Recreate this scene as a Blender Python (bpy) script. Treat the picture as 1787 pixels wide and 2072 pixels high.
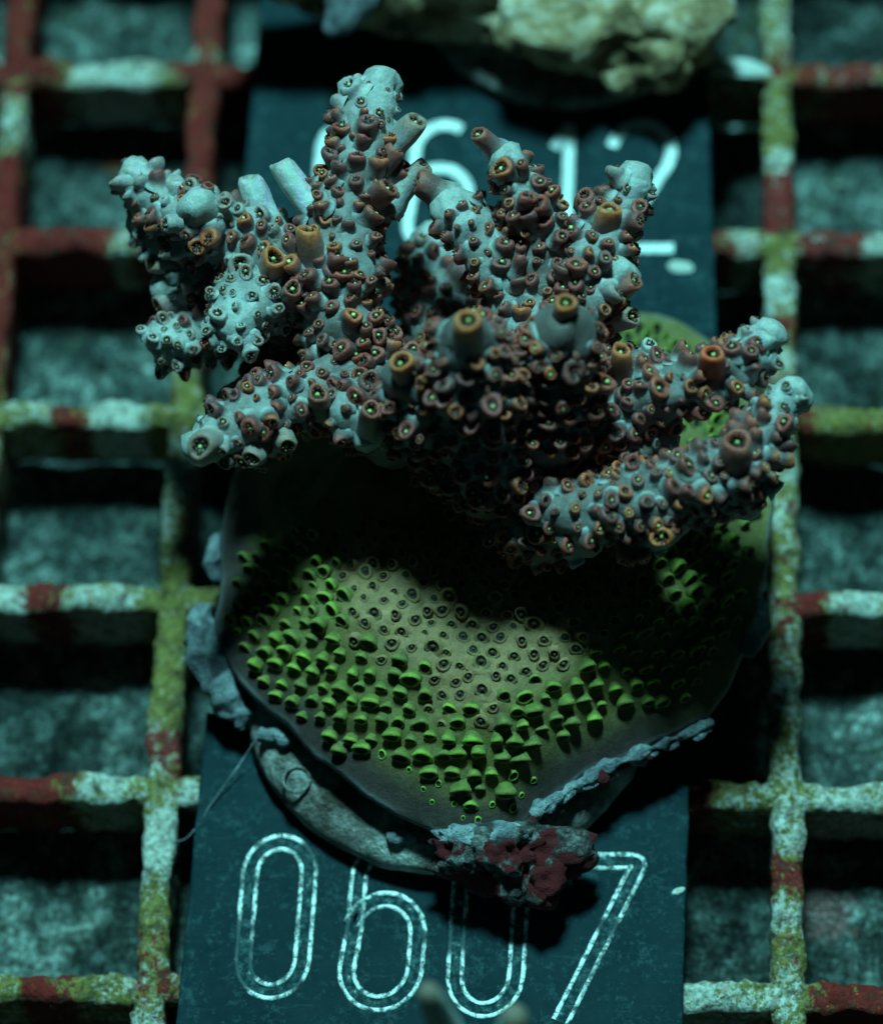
import bpy, math, random
from mathutils import Vector, Matrix, noise
import numpy as np
random.seed(7)
rng = np.random.default_rng(7)
for o in list(bpy.data.objects):
    bpy.data.objects.remove(o)
SC = bpy.context.scene
COL = SC.collection
S = 0.001                                   # everything below is measured in millimetres

# ---------------------------------------------------------------- camera
CAM_POS = Vector((33.424, -153.227, 254.440))
rv = Vector((0.425372814, 0.0470225892, 0.0164512284))
CAM_R = Matrix.Rotation(rv.length, 3, rv.normalized())
F_PX, PW, PH = 7619.69, 1787.0, 2072.0
cam_d = bpy.data.cameras.new('camera')
cam = bpy.data.objects.new('camera', cam_d)
COL.objects.link(cam)
cam.matrix_world = Matrix.Translation(CAM_POS * S) @ CAM_R.to_4x4()
cam_d.sensor_fit = 'HORIZONTAL'
cam_d.sensor_width = 36.0
cam_d.lens = 36.0 * F_PX / PW
cam_d.clip_start = 0.01
cam_d.clip_end = 5.0
cam_d.dof.use_dof = True
cam_d.dof.focus_distance = 0.259
cam_d.dof.aperture_fstop = 22.0
SC.camera = cam

# ---------------------------------------------------------------- light
w = bpy.data.worlds.new('World')
SC.world = w
w.use_nodes = True
bg = w.node_tree.nodes['Background']
bg.inputs['Color'].default_value = (0.06, 0.60, 0.64, 1)
bg.inputs['Strength'].default_value = 0.023

def lamp(name, target, direction, dist, size, watts, color):
    ld = bpy.data.lights.new(name, 'AREA')
    ld.shape = 'DISK'
    ld.size = size * S
    ld.energy = watts
    ld.color = color
    o = bpy.data.objects.new(name, ld)
    COL.objects.link(o)
    d = Vector(direction).normalized()
    o.location = (Vector(target) + d * dist) * S
    o.rotation_euler = d.to_track_quat('Z', 'Y').to_euler()
    return o
lamp('aquarium_lamp', (22, -40, 5), (-0.02, 0.41, 1.0), 520, 76, 4.5, (0.29, 1.0, 0.98))

SC.view_settings.view_transform = 'Standard'
SC.view_settings.look = 'None'
SC.view_settings.exposure = 0.0
SC.view_settings.gamma = 1.0
SC.view_settings.use_curve_mapping = False
SC.cycles.use_denoising = True
SC.cycles.max_bounces = 5
SC.cycles.diffuse_bounces = 3

# ---------------------------------------------------------------- helpers
def ray(px, py):
    return CAM_R @ Vector(((px - PW / 2) / F_PX, (PH / 2 - py) / F_PX, -1.0))

def at(px, py, z):
    """the point at height z (mm) that the photograph shows at this place"""
    r = ray(px, py)
    return CAM_POS + r * ((z - CAM_POS.z) / r.z)

def fbm(p, octaves=4):
    return noise.fractal(p, 1.0, 2.0, octaves, noise_basis='PERLIN_ORIGINAL')

def obj(name, me, mat=None, parent=None, **props):
    o = bpy.data.objects.new(name, me)
    COL.objects.link(o)
    if parent:
        o.parent = parent
    if mat is not None and me is not None and not me.materials:
        me.materials.append(mat)
    for k, v in props.items():
        o[k] = v
    return o

def empty(name, loc, **props):
    o = bpy.data.objects.new(name, None)
    COL.objects.link(o)
    o.location = Vector(loc) * S
    o.empty_display_size = 0.005
    for k, v in props.items():
        o[k] = v
    return o

def mesh(name, verts, faces, cols=None, origin=(0, 0, 0), smooth=True):
    me = bpy.data.meshes.new(name)
    o = Vector(origin)
    me.from_pydata([((v[0] - o[0]) * S, (v[1] - o[1]) * S, (v[2] - o[2]) * S) for v in verts], [], faces)
    if cols is not None:
        a = me.color_attributes.new('tint', 'FLOAT_COLOR', 'POINT')
        a.data.foreach_set('color', [c for col in cols for c in (col[0], col[1], col[2], 1.0)])
    if smooth:
        me.shade_smooth()
    me.update()
    return me

def mix(a, b, t):
    t = max(0.0, min(1.0, t))
    return tuple(a[i] * (1 - t) + b[i] * t for i in range(3))

def sstep(a, b, x):
    t = max(0.0, min(1.0, (x - a) / (b - a)))
    return t * t * (3 - 2 * t)

# ---------------------------------------------------------------- materials
class NT:
    def __init__(self, name):
        self.m = bpy.data.materials.new(name)
        self.m.use_nodes = True
        self.t = self.m.node_tree
        self.b = self.t.nodes['Principled BSDF']
        self.geo = self.t.nodes.new('ShaderNodeNewGeometry')
        self.pos = self.vscale(self.geo.outputs['Position'], 1000.0)     # millimetres
    def vscale(self, sock, s):
        n = self.t.nodes.new('ShaderNodeVectorMath'); n.operation = 'SCALE'
        self.t.links.new(sock, n.inputs[0]); n.inputs['Scale'].default_value = s
        return n.outputs[0]
    def link(self, a, b):
        self.t.links.new(a, b)
    def noise(self, scale, detail=4, rough=0.6, dist=0.0, vec=None, offset=None):
        n = self.t.nodes.new('ShaderNodeTexNoise')
        n.inputs['Scale'].default_value = scale
        n.inputs['Detail'].default_value = detail
        n.inputs['Roughness'].default_value = rough
        n.inputs['Distortion'].default_value = dist
        v = vec or self.pos
        if offset:
            a = self.t.nodes.new('ShaderNodeVectorMath'); a.operation = 'ADD'
            self.link(v, a.inputs[0]); a.inputs[1].default_value = offset
            v = a.outputs[0]
        self.link(v, n.inputs['Vector'])
        return n.outputs['Fac']
    def voronoi(self, scale, feature='F1', out='Distance', offset=None):
        n = self.t.nodes.new('ShaderNodeTexVoronoi')
        n.feature = feature
        n.inputs['Scale'].default_value = scale
        v = self.pos
        if offset:
            a = self.t.nodes.new('ShaderNodeVectorMath'); a.operation = 'ADD'
            self.link(v, a.inputs[0]); a.inputs[1].default_value = offset
            v = a.outputs[0]
        self.link(v, n.inputs['Vector'])
        return n.outputs[out]
    def ramp(self, fac, stops, interp='LINEAR'):
        n = self.t.nodes.new('ShaderNodeValToRGB')
        n.color_ramp.interpolation = interp
        els = n.color_ramp.elements
        while len(els) < len(stops):
            els.new(0.5)
        for e, (p, c) in zip(els, stops):
            e.position = p
            e.color = (c, c, c, 1) if isinstance(c, (int, float)) else (*c, 1)
        self.link(fac, n.inputs['Fac'])
        return n.outputs['Color']
    def attr(self, name):
        n = self.t.nodes.new('ShaderNodeAttribute')
        n.attribute_name = name
        return n.outputs['Color']
    def sep(self, col):
        n = self.t.nodes.new('ShaderNodeSeparateColor')
        self.link(col, n.inputs[0])
        return n.outputs
    def math(self, op, a, b=None, clamp=False):
        n = self.t.nodes.new('ShaderNodeMath'); n.operation = op; n.use_clamp = clamp
        for i, v in enumerate((a, b)):
            if v is None: continue
            if isinstance(v, (int, float)): n.inputs[i].default_value = v
            else: self.link(v, n.inputs[i])
        return n.outputs[0]
    def mix(self, fac, a, b, mode='MIX'):
        n = self.t.nodes.new('ShaderNodeMix'); n.data_type = 'RGBA'; n.blend_type = mode
        ins = (n.inputs[0], n.inputs[6], n.inputs[7])
        for s, v in zip(ins, (fac, a, b)):
            if isinstance(v, (int, float)): s.default_value = v
            elif isinstance(v, tuple): s.default_value = (*v, 1)
            else: self.link(v, s)
        return n.outputs[2]
    def bump(self, height, strength, dist_mm, normal=None):
        n = self.t.nodes.new('ShaderNodeBump')
        n.inputs['Strength'].default_value = strength
        n.inputs['Distance'].default_value = dist_mm * S
        self.link(height, n.inputs['Height'])
        if normal is not None: self.link(normal, n.inputs['Normal'])
        self.link(n.outputs[0], self.b.inputs['Normal'])
        return n.outputs[0]
    def finish(self, col, rough=0.6, spec=0.3, **kw):
        if isinstance(col, tuple): self.b.inputs['Base Color'].default_value = (*col, 1)
        else: self.link(col, self.b.inputs['Base Color'])
        if isinstance(rough, (int, float)): self.b.inputs['Roughness'].default_value = rough
        else: self.link(rough, self.b.inputs['Roughness'])
        self.b.inputs['Specular IOR Level'].default_value = spec
        for k, v in kw.items():
            self.b.inputs[k.replace('_', ' ')].default_value = v
        return self.m

def tissue_material(name, mottle, spec, rough, sheen):
    t = NT(name)
    c = t.attr('tint')
    n = t.noise(1.3, 5, 0.65)
    f = t.noise(6.0, 3, 0.7, offset=(5, 9, 2))
    k = t.math('MULTIPLY', t.ramp(n, [(0.25, 1 - mottle), (0.75, 1 + mottle * 0.6)]), t.ramp(f, [(0.3, 0.82), (0.7, 1.15)]))
    col = t.mix(1.0, c, k, 'MULTIPLY')
    t.bump(t.math('ADD', t.noise(7.0, 4, 0.75), t.math('MULTIPLY', t.noise(2.2, 3), 1.2)), 0.5, 0.14)
    t.b.inputs['Sheen Weight'].default_value = sheen
    t.b.inputs['Subsurface Weight'].default_value = 0.45
    t.b.inputs['Subsurface Scale'].default_value = 0.0006
    t.b.inputs['Subsurface Radius'].default_value = (1.0, 0.6, 0.5)
    t.b.inputs['Sheen Roughness'].default_value = 0.4
    t.b.inputs['Sheen Tint'].default_value = (0.8, 0.9, 0.95, 1)
    return t.finish(col, rough, spec)

M_TISSUE = tissue_material('coral_tissue', 0.40, 0.50, 0.33, 0.12)
M_BASE = tissue_material('base_tissue', 0.42, 0.25, 0.5, 0.10)

def crust_material(name):
    """patches of red, olive and white crust; the 'tint' attribute holds how much of each grows where"""
    t = NT(name)
    z = t.sep(t.attr('tint'))
    n_patch = t.math('ADD', t.math('MULTIPLY', t.math('SUBTRACT', t.noise(0.55, 6, 0.70, 0.9), 0.5), 1.9), 0.5)
    n_white = t.noise(0.55, 5, 0.68, 0.5, offset=(31, 7, 3))
    n_fine = t.noise(2.2, 5, 0.7, offset=(3, 1, 8))
    n_dark = t.noise(0.9, 3, 0.6, offset=(13, 51, 8))
    olive = t.mix(t.ramp(n_fine, [(0.35, 0.0), (0.7, 1.0)]), (0.11, 0.072, 0.02), (0.36, 0.27, 0.075))
    white = t.mix(t.ramp(n_fine, [(0.3, 0.0), (0.6, 1.0)]), (0.17, 0.13, 0.09), (0.74, 0.68, 0.63))
    red = t.mix(t.ramp(n_fine, [(0.3, 0.0), (0.7, 1.0)]), (0.10, 0.004, 0.006), (0.32, 0.008, 0.012))
    rough = t.math('MULTIPLY', t.math('SUBTRACT', t.noise(2.3, 5, 0.78, offset=(17, 2, 6)), 0.5), 1.5)
    wf = t.math('ADD', t.math('ADD', n_white, rough), t.math('MULTIPLY', t.math('SUBTRACT', z[2], 0.54), 0.58))
    col = t.mix(t.ramp(wf, [(0.47, 0.0), (0.60, 1.0)]), olive, white)
    spots = t.ramp(t.noise(1.1, 4, 0.7, offset=(71, 4, 2)), [(0.60, 0.0), (0.66, 0.75)])
    col = t.mix(spots, col, (0.55, 0.36, 0.34))
    rf = t.math('ADD', t.math('ADD', n_patch, t.math('MULTIPLY', rough, 0.6)), t.math('MULTIPLY', t.math('SUBTRACT', z[0], 0.5), 0.62))
    col = t.mix(t.ramp(rf, [(0.46, 0.0), (0.60, 0.95)]), col, red)
    col = t.mix(t.ramp(n_dark, [(0.33, 0.8), (0.46, 0.0)]), col, (0.06, 0.035, 0.02))
    t.bump(t.math('ADD', n_fine, t.noise(0.9, 3)), 0.8, 0.5)
    return t.finish(col, 0.75, 0.25)
M_CRUST = crust_material('encrusted_plastic')

def floor_material():
    t = NT('tank_floor')
    a = t.noise(0.13, 6, 0.68, 0.6)
    b = t.noise(0.75, 5, 0.72, 0.3, offset=(9, 2, 4))
    col = t.ramp(a, [(0.36, (0.030, 0.038, 0.038)), (0.47, (0.085, 0.105, 0.10)), (0.55, (0.16, 0.19, 0.18)), (0.66, (0.40, 0.44, 0.42))])
    col = t.mix(0.75, col, t.ramp(b, [(0.36, 0.15), (0.5, 0.85), (0.63, 2.4)]), 'MULTIPLY')
    col = t.mix(t.ramp(t.noise(0.22, 3, offset=(40, 3, 1)), [(0.60, 0.0), (0.70, 0.5)]), col, (0.09, 0.09, 0.02))
    for (q, rad, c) in ((at(1672, 1842, -8.5), 2.6, (0.34, 0.15, 0.15)), (at(232, 327, -8.5), 1.1, (0.45, 0.12, 0.06)), (at(480, 240, -8.5), 1.5, (0.40, 0.42, 0.40))):
        d = t.t.nodes.new('ShaderNodeVectorMath'); d.operation = 'DISTANCE'
        t.link(t.pos, d.inputs[0]); d.inputs[1].default_value = q
        e = t.math('ADD', t.math('DIVIDE', d.outputs['Value'], rad), t.math('MULTIPLY', t.math('SUBTRACT', b, 0.5), 1.6))
        col = t.mix(t.ramp(e, [(0.65, 0.85), (1.0, 0.0)]), col, c)
    g = t.noise(2.6, 4, 0.8, offset=(1, 7, 7))
    col = t.mix(0.8, col, t.ramp(g, [(0.36, 0.2), (0.5, 0.85), (0.62, 2.6)]), 'MULTIPLY')
    t.bump(t.math('ADD', b, g), 1.0, 1.2)
    return t.finish(col, 0.85, 0.15)
M_FLOOR = floor_material()

def plate_material():
    t = NT('tag_plastic')
    a = t.noise(0.25, 4, 0.6)
    sc = t.noise(0.5, 6, 0.75, 0.2, vec=None, offset=(2, 8, 0))
    # long wiping scratches: noise stretched across the plate
    mp = t.t.nodes.new('ShaderNodeMapping'); mp.inputs['Scale'].default_value = (0.25, 2.6, 1.0)
    t.link(t.pos, mp.inputs['Vector'])
    st = t.noise(1.0, 5, 0.75, 0.0, vec=mp.outputs[0])
    col = t.ramp(a, [(0.3, (0.003, 0.016, 0.023)), (0.7, (0.007, 0.026, 0.034))])
    fine = t.noise(2.4, 5, 0.8, offset=(4, 4, 1))
    film = t.ramp(t.math('MULTIPLY', sc, fine), [(0.26, 0.0), (0.37, 0.38)])
    col = t.mix(film, col, (0.07, 0.13, 0.14))
    col = t.mix(t.ramp(st, [(0.60, 0.0), (0.75, 0.15)]), col, (0.20, 0.26, 0.26))
    t.bump(fine, 0.25, 0.1)
    return t.finish(col, t.ramp(sc, [(0.3, 0.6), (0.7, 0.8)]), 0.08)
M_PLATE = plate_material()

def paint_material(name, wear):
    t = NT(name)
    n = t.noise(2.0, 5, 0.75)
    big = t.noise(0.35, 3, 0.6, offset=(7, 3, 1))
    k = t.math('MULTIPLY', t.ramp(n, [(0.42, 0.04), (0.56, 1.0)]), t.ramp(big, [(0.36, 0.25), (0.5, 1.0)]))
    k = t.math('MULTIPLY', k, t.sep(t.attr('tint'))[0])
    if not wear:
        k = t.math('MAXIMUM', k, 0.6)
    col = t.mix(k, (0.014, 0.040, 0.050), (0.95, 0.93, 0.93))
    t.bump(n, 0.4, 0.1)
    return t.finish(col, t.ramp(k, [(0.1, 0.65), (0.6, 0.32)]), 0.5)
M_PAINT = paint_material('engraving_white', True)
M_PAINT_FRESH = paint_material('engraving_bright_white', False)

def groove_material():
    t = NT('engraving_groove')
    n = t.noise(1.6, 5, 0.75, offset=(1, 6, 2))
    col = t.ramp(n, [(0.46, (0.005, 0.022, 0.030)), (0.62, (0.05, 0.10, 0.11)), (0.72, (0.6, 0.6, 0.6))])
    return t.finish(col, 0.7, 0.1)
M_GROOVE = groove_material()

def rock_material(name, dark, mid, pale, red_amount, scale=0.25):
    t = NT(name)
    a = t.noise(scale, 5, 0.65, 0.4)
    b = t.noise(scale * 4, 5, 0.75, 0.2, offset=(3, 8, 2))
    s = t.math('ADD', t.math('MULTIPLY', a, 0.65), t.math('MULTIPLY', b, 0.35))
    col = t.ramp(s, [(0.40, dark), (0.50, mid), (0.63, pale)])
    if red_amount > 0:
        r = t.noise(0.28, 4, 0.6, 0.3, offset=(11, 60, 5))
        col = t.mix(t.ramp(r, [(1 - red_amount - 0.02, 0.0), (1 - red_amount + 0.02, 1.0)]), col, (0.17, 0.014, 0.018))
    t.bump(t.math('ADD', b, t.noise(scale * 12, 4, 0.7)), 0.9, 0.5)
    return t.finish(col, 0.8, 0.25)
M_CERAMIC = rock_material('ceramic_plug', (0.07, 0.05, 0.04), (0.24, 0.20, 0.19), (0.66, 0.62, 0.60), 0.0, 0.20)
M_CEMENT = rock_material('encrusted_cement', (0.03, 0.015, 0.015), (0.12, 0.085, 0.09), (0.44, 0.42, 0.41), 0.53, 0.6)
M_PALE = rock_material('pale_crust', (0.10, 0.10, 0.12), (0.26, 0.26, 0.30), (0.55, 0.58, 0.62), 0.0, 0.35)
M_ROCK = rock_material('algae_rock', (0.08, 0.042, 0.02), (0.42, 0.26, 0.14), (0.85, 0.68, 0.58), 0.0, 0.16)
M_SHELL = rock_material('white_shell', (0.6, 0.55, 0.5), (0.8, 0.75, 0.7), (0.9, 0.88, 0.85), 0.0, 0.3)
M_PINK = rock_material('pink_crust', (0.12, 0.06, 0.06), (0.30, 0.13, 0.13), (0.38, 0.20, 0.20), 0.0, 0.3)

# ---------------------------------------------------------------- shape builders
def catmull(pts, n):
    """points are tuples of any length; n samples per span"""
    P = [np.array(p, float) for p in pts]
    P = [2 * P[0] - P[1]] + P + [2 * P[-1] - P[-2]]
    out = []
    for i in range(1, len(P) - 2):
        for k in range(n):
            t = k / n
            a, b, c, d = P[i - 1], P[i], P[i + 1], P[i + 2]
            out.append(0.5 * (2 * b + (c - a) * t + (2 * a - 5 * b + 4 * c - d) * t * t + (3 * b - a - 3 * c + d) * t ** 3))
    out.append(P[-2])
    return np.array(out)

def frames(C):
    T = np.gradient(C, axis=0)
    T /= np.linalg.norm(T, axis=1)[:, None]
    n = np.cross(T[0], (0.3, 0.2, 1.0)); n /= np.linalg.norm(n)
    N = []
    for t in T:
        n = n - t * np.dot(n, t); n /= np.linalg.norm(n); N.append(n)
    N = np.array(N)
    return T, N, np.cross(T, N)

def sweep(path, seg=20, lump=0.12, freq=0.5, seed=0, cap=True, flat=1.0):
    """path rows: x, y, z, radius. Round tube with rounded ends and an uneven surface."""
    path = np.array(path, float)
    C, R = path[:, :3], path[:, 3]
    T, N, B = frames(C)
    rows = []
    if cap:
        for a in (80, 55, 28):
            s = math.sin(math.radians(a)); c = math.cos(math.radians(a))
            rows.append((C[0] - T[0] * R[0] * s, R[0] * c, N[0], B[0]))
    for i in range(len(C)):
        rows.append((C[i], R[i], N[i], B[i]))
    if cap:
        for a in (28, 55, 80):
            s = math.sin(math.radians(a)); c = math.cos(math.radians(a))
            rows.append((C[-1] + T[-1] * R[-1] * s, R[-1] * c, N[-1], B[-1]))
    V, F = [], []
    for (c, r, n, b) in rows:
        for k in range(seg):
            a = 2 * math.pi * k / seg
            d = n * math.cos(a) + b * math.sin(a) * flat
            p = c + d * r
            q = Vector((p[0] * freq + seed * 7.1, p[1] * freq, p[2] * freq))
            V.append(p + d * lump * fbm(q))
    m = len(rows)
    for i in range(m - 1):
        for k in range(seg):
            k2 = (k + 1) % seg
            F.append((i * seg + k, i * seg + k2, (i + 1) * seg + k2, (i + 1) * seg + k))
    F.append(tuple(reversed(range(seg))))
    F.append(tuple((m - 1) * seg + k for k in range(seg)))
    return V, F

def blob(center, radii, amp, freq, seed, nu=48, nv=28, sharp=0.0):
    c = Vector(center)
    V, F = [], []
    for j in range(nv + 1):
        ph = math.pi * j / nv
        for i in range(nu):
            th = 2 * math.pi * i / nu
            d = Vector((math.sin(ph) * math.cos(th), math.sin(ph) * math.sin(th), math.cos(ph)))
            p = Vector((d.x * radii[0], d.y * radii[1], d.z * radii[2]))
            q = p * freq + Vector((seed * 3.7, seed * 1.3, seed))
            k = 1 + amp * fbm(q, 5) + sharp * (0.5 - abs(noise.noise(q * 2.3)))
            V.append(c + p * k)
    for j in range(nv):
        for i in range(nu):
            i2 = (i + 1) % nu
            F.append((j * nu + i, (j + 1) * nu + i, (j + 1) * nu + i2, j * nu + i2))
    return V, F

# ================================================================ the setting: tank floor
V, F = [], []
n = 150
x0, x1, y0, y1 = -70, 115, -150, 60
for j in range(n + 1):
    for i in range(n + 1):
        x = x0 + (x1 - x0) * i / n; y = y0 + (y1 - y0) * j / n
        V.append((x, y, -8.6 + 0.9 * fbm(Vector((x * 0.11, y * 0.11, 3.0)), 4)))
for j in range(n):
    for i in range(n):
        a = j * (n + 1) + i
        F.append((a, a + 1, a + n + 2, a + n + 1))
obj('ground', mesh('ground', V, F), M_FLOOR, kind='structure', label='mottled grey stone tank floor under the grid')

# ================================================================ the plastic grid
PITCH, BW, BH = 15.0, 2.35, 6.8
grid = empty('grid_rack', (0, 0, -BH - 0.6), label='square plastic grid rack crusted with red, olive and white algae', category='grid rack')

# colour zones: (px, py, radius px, red, white) painted onto the growth of the crust
ZONES = [
    (30, 60, 130, 1.0, .2), (15, 250, 60, .05, .75), (410, 30, 110, 1.0, .3), (250, 140, 70, .0, .95), (340, 130, 40, .2, .5),
    (200, 130, 60, .1, .85), (400, 110, 25, 0, 1.0), (470, 140, 60, 1.0, .1), (405, 230, 120, 1.0, .2), (400, 350, 80, 1.0, .2), (10, 400, 120, 1.0, .2),
    (150, 478, 110, 1.0, .3), (240, 480, 24, .0, .9), (0, 600, 120, 1.0, .2), (0, 800, 60, .6, .2),
    (50, 830, 60, .0, .6), (145, 830, 32, 1.0, 0), (240, 825, 60, .0, 1.0), (330, 820, 40, 0, .15), (365, 800, 40, 0, .2),
    (350, 960, 60, .05, .65), (350, 1080, 60, .3, .6), (345, 1190, 50, .05, .05), (100, 1190, 50, .85, .4), (20, 1210, 30, 0, 1.0),
    (220, 1210, 80, .0, .8), (335, 1300, 90, 0, .15), (325, 1430, 60, 0, .25), (320, 1510, 45, .8, .7), (60, 1590, 80, 1.0, .2), (200, 1585, 50, .15, .85),
    (330, 1600, 50, .1, .4), (390, 1605, 25, .2, .9), (305, 1720, 75, .02, 1.0), (300, 1830, 60, .05, .3), (295, 1930, 70, .3, .4), (100, 2000, 55, 1.0, .2), (200, 2000, 60, 0, .45), (310, 1990, 40, .8, .6),
    (15, 2000, 25, 0, .5), (290, 2070, 50, .1, .7),
    (1575, 60, 90, .1, .55), (1600, 130, 40, .8, .5), (1720, 145, 60, .9, .6), (1580, 260, 60, .05, .25), (1570, 400, 70, .9, .6), (1575, 330, 40, .4, .7), (1500, 480, 35, .3, .9), (1470, 500, 30, .9, .2),
    (1690, 490, 60, .85, .75), (1570, 510, 40, 0, .1), (1780, 470, 30, .1, .8), (1580, 600, 70, .1, .75), (1560, 660, 40, .9, .2), (1600, 700, 60, .3, .7), (1720, 840, 90, .15, .15), (1630, 860, 25, .9, .3),
    (1590, 1000, 80, .2, .6), (1590, 1130, 70, .2, .4), (1640, 1240, 40, .95, .2), (1730, 1210, 40, 0, 1.0), (1590, 1300, 60, .4, .6), (1590, 1440, 80, .05, .6), (1420, 1610, 30, .8, .3), (1500, 1605, 50, .1, .45),
    (1700, 1600, 80, .0, .75), (1595, 1600, 40, .05, .4), (1595, 1690, 45, .2, .8), (1595, 1770, 55, .9, .4), (1595, 1850, 40, .2, .8), (1600, 1930, 60, .3, .4), (1395, 2010, 40, 0, .95), (1480, 1990, 40, .35, .8),
    (1560, 2010, 40, 0, .6), (1720, 2020, 60, 1.0, .2), (1600, 2060, 40, .1, .6),
]
ZW = [(at(a, b, 0), r / 27.0, rd, wh) for a, b, r, rd, wh in ZONES]
def zone(p):
    sw, sr, sh = 0.25, 0.25 * 0.45, 0.25 * 0.5
    for q, r, rd, wh in ZW:
        d2 = ((p[0] - q.x) ** 2 + (p[1] - q.y) ** 2) / (r * r)
        if d2 < 6:
            k = math.exp(-d2 * 1.3) * 3
            sw += k; sr += k * rd; sh += k * wh
    return (sr / sw, 0.0, sh / sw)

def bar_mesh(name, a, b, top, lift):
    """one rib of the grid, its crust uneven: profile rounded at the top, tapering a little downwards"""
    a, b = np.array(a, float), np.array(b, float)
    L = np.linalg.norm(b - a); T = (b - a) / L
    side = np.array((-T[1], T[0], 0.0)); up = np.array((0, 0, 1.0))
    prof = [(-0.36, -BH), (-0.40, -5.2), (-0.44, -2.8), (-0.49, -1.1), (-0.46, -0.45), (-0.33, -0.1), (-0.12, 0.0), (0.12, 0.0), (0.33, -0.1), (0.46, -0.45), (0.49, -1.1), (0.44, -2.8), (0.40, -5.2), (0.36, -BH)]
    m = int(L / 0.45)
    V, F, Cc = [], [], []
    for i in range(m + 1):
        c = a + T * L * i / m
        z = zone(c)
        for (u, h) in prof:
            p = c + side * u * BW + up * (top + h)
            q = Vector(p)
            d = 0.32 * fbm(q * 0.45, 4) + 0.20 * noise.noise(q * 1.6) + 0.10 * noise.noise(q * 3.3) + lift
            crust = 0.9 * max(0.0, fbm(q * 0.28 + Vector((9, 3, 1)), 3)) if h > -1.5 else 0.0
            p = p + side * (math.copysign(1, u) * d * min(1, abs(u) * 2.2)) + up * ((d + crust) if h > -0.6 else 0.0)
            V.append(p); Cc.append(z)
    k = len(prof)
    for i in range(m):
        for j in range(k):
            j2 = (j + 1) % k
            F.append((i * k + j, i * k + j2, (i + 1) * k + j2, (i + 1) * k + j))
    F.append(tuple(range(k))); F.append(tuple(m * k + j for j in reversed(range(k))))
    return mesh(name, V, F, Cc, origin=(0, 0, -BH - 0.6))
for u in range(-2, 6):
    obj('bar', bar_mesh('bar', (u * PITCH, -112, 0), (u * PITCH, 22, 0), 0.0, 0.0), M_CRUST, grid)
for v in range(1, -8, -1):
    obj('bar', bar_mesh('bar', (-42, v * PITCH, 0), (92, v * PITCH, 0), -0.13, -0.03), M_CRUST, grid)

# ================================================================ number tags
def tag_plate(quad, z0, z1, **props):
    """quad: four corners (x, y); a plate with a slightly bevelled, worn edge"""
    cx = sum(q[0] for q in quad) / 4; cy = sum(q[1] for q in quad) / 4
    root = empty('number_tag', (cx, cy, z0), **props)
    V, F = [], []
    nx, ny = 60, 40
    def P(u, v, z, inset):
        a, b, c, d = [Vector((*q, 0)) for q in quad]
        p = (a * (1 - u) + b * u) * (1 - v) + (d * (1 - u) + c * u) * v
        ctr = Vector((cx, cy, 0)); dd = (ctr - p).normalized() * inset
        wob = 0.10 * noise.noise(p * 0.6) + 0.06 * noise.noise(p * 2.0)
        return (p.x + dd.x + wob, p.y + dd.y + wob, z)
    ring = [(i / nx, 0) for i in range(nx)] + [(1, j / ny) for j in range(ny)] + [(1 - i / nx, 1) for i in range(nx)] + [(0, 1 - j / ny) for j in range(ny)]
    prof = [(z0, 0.15), (z0 + 0.15, 0.0), (z1 - 0.2, 0.0), (z1 - 0.05, 0.08), (z1, 0.25)]
    k = len(ring)
    for (z, ins) in prof:
        for (u, v) in ring:
            V.append(P(u, v, z, ins))
    for i in range(len(prof) - 1):
        for j in range(k):
            j2 = (j + 1) % k
            F.append((i * k + j, i * k + j2, (i + 1) * k + j2, (i + 1) * k + j))
    F.append(tuple(reversed(range(k)))); F.append(tuple((len(prof) - 1) * k + j for j in range(k)))
    me = mesh('plate', V, F, origin=(cx, cy, z0), smooth=False)
    obj('plate', me, M_PLATE, root)
    return root

def stroke(name, parent, pts, z, width=1.25, closed=False):
    """an engraved stroke: two burred white edges with a shallow groove between them"""
    path = np.array([(p[0], p[1]) for p in pts], float)
    d = np.linalg.norm(np.diff(path, axis=0), axis=1); s = np.concatenate([[0], np.cumsum(d)])
    m = max(4, int(s[-1] / 0.22))
    q = np.linspace(0, s[-1], m + 1)
    X = np.stack([np.interp(q, s, path[:, 0]), np.interp(q, s, path[:, 1])], 1)
    for _ in range(3):
        Y = X.copy(); Y[1:-1] = (X[:-2] + 2 * X[1:-1] + X[2:]) / 4; X = Y
    T = np.gradient(X, axis=0); T /= np.linalg.norm(T, axis=1)[:, None] + 1e-9
    Nn = np.stack([-T[:, 1], T[:, 0]], 1)
    prof = [(-0.50, 0.015), (-0.45, 0.10), (-0.34, 0.12), (-0.27, 0.03), (-0.10, 0.02), (0.10, 0.02), (0.27, 0.03), (0.34, 0.12), (0.45, 0.10), (0.50, 0.015)]
    V, F, mats = [], [], []
    k = len(prof)
    loc = parent.location / S
    for i in range(m + 1):
        for (u, h) in prof:
            p = X[i] + Nn[i] * u * width
            qv = Vector((p[0], p[1], 0))
            j = 0.06 * noise.noise(qv * 2.5) * (1 if abs(u) > .4 else 0)
            hh = h * (0.75 + 0.7 * noise.noise(qv * 1.7)) if h > 0.05 else h
            V.append((p[0] + Nn[i][0] * j, p[1] + Nn[i][1] * j, z + max(hh, 0.012)))
    for i in range(m):
        for j in range(k - 1):
            F.append((i * k + j, (i + 1) * k + j, (i + 1) * k + j + 1, i * k + j + 1))
            mats.append(1 if 3 <= j <= 5 else 0)
    return V, F, mats

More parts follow.
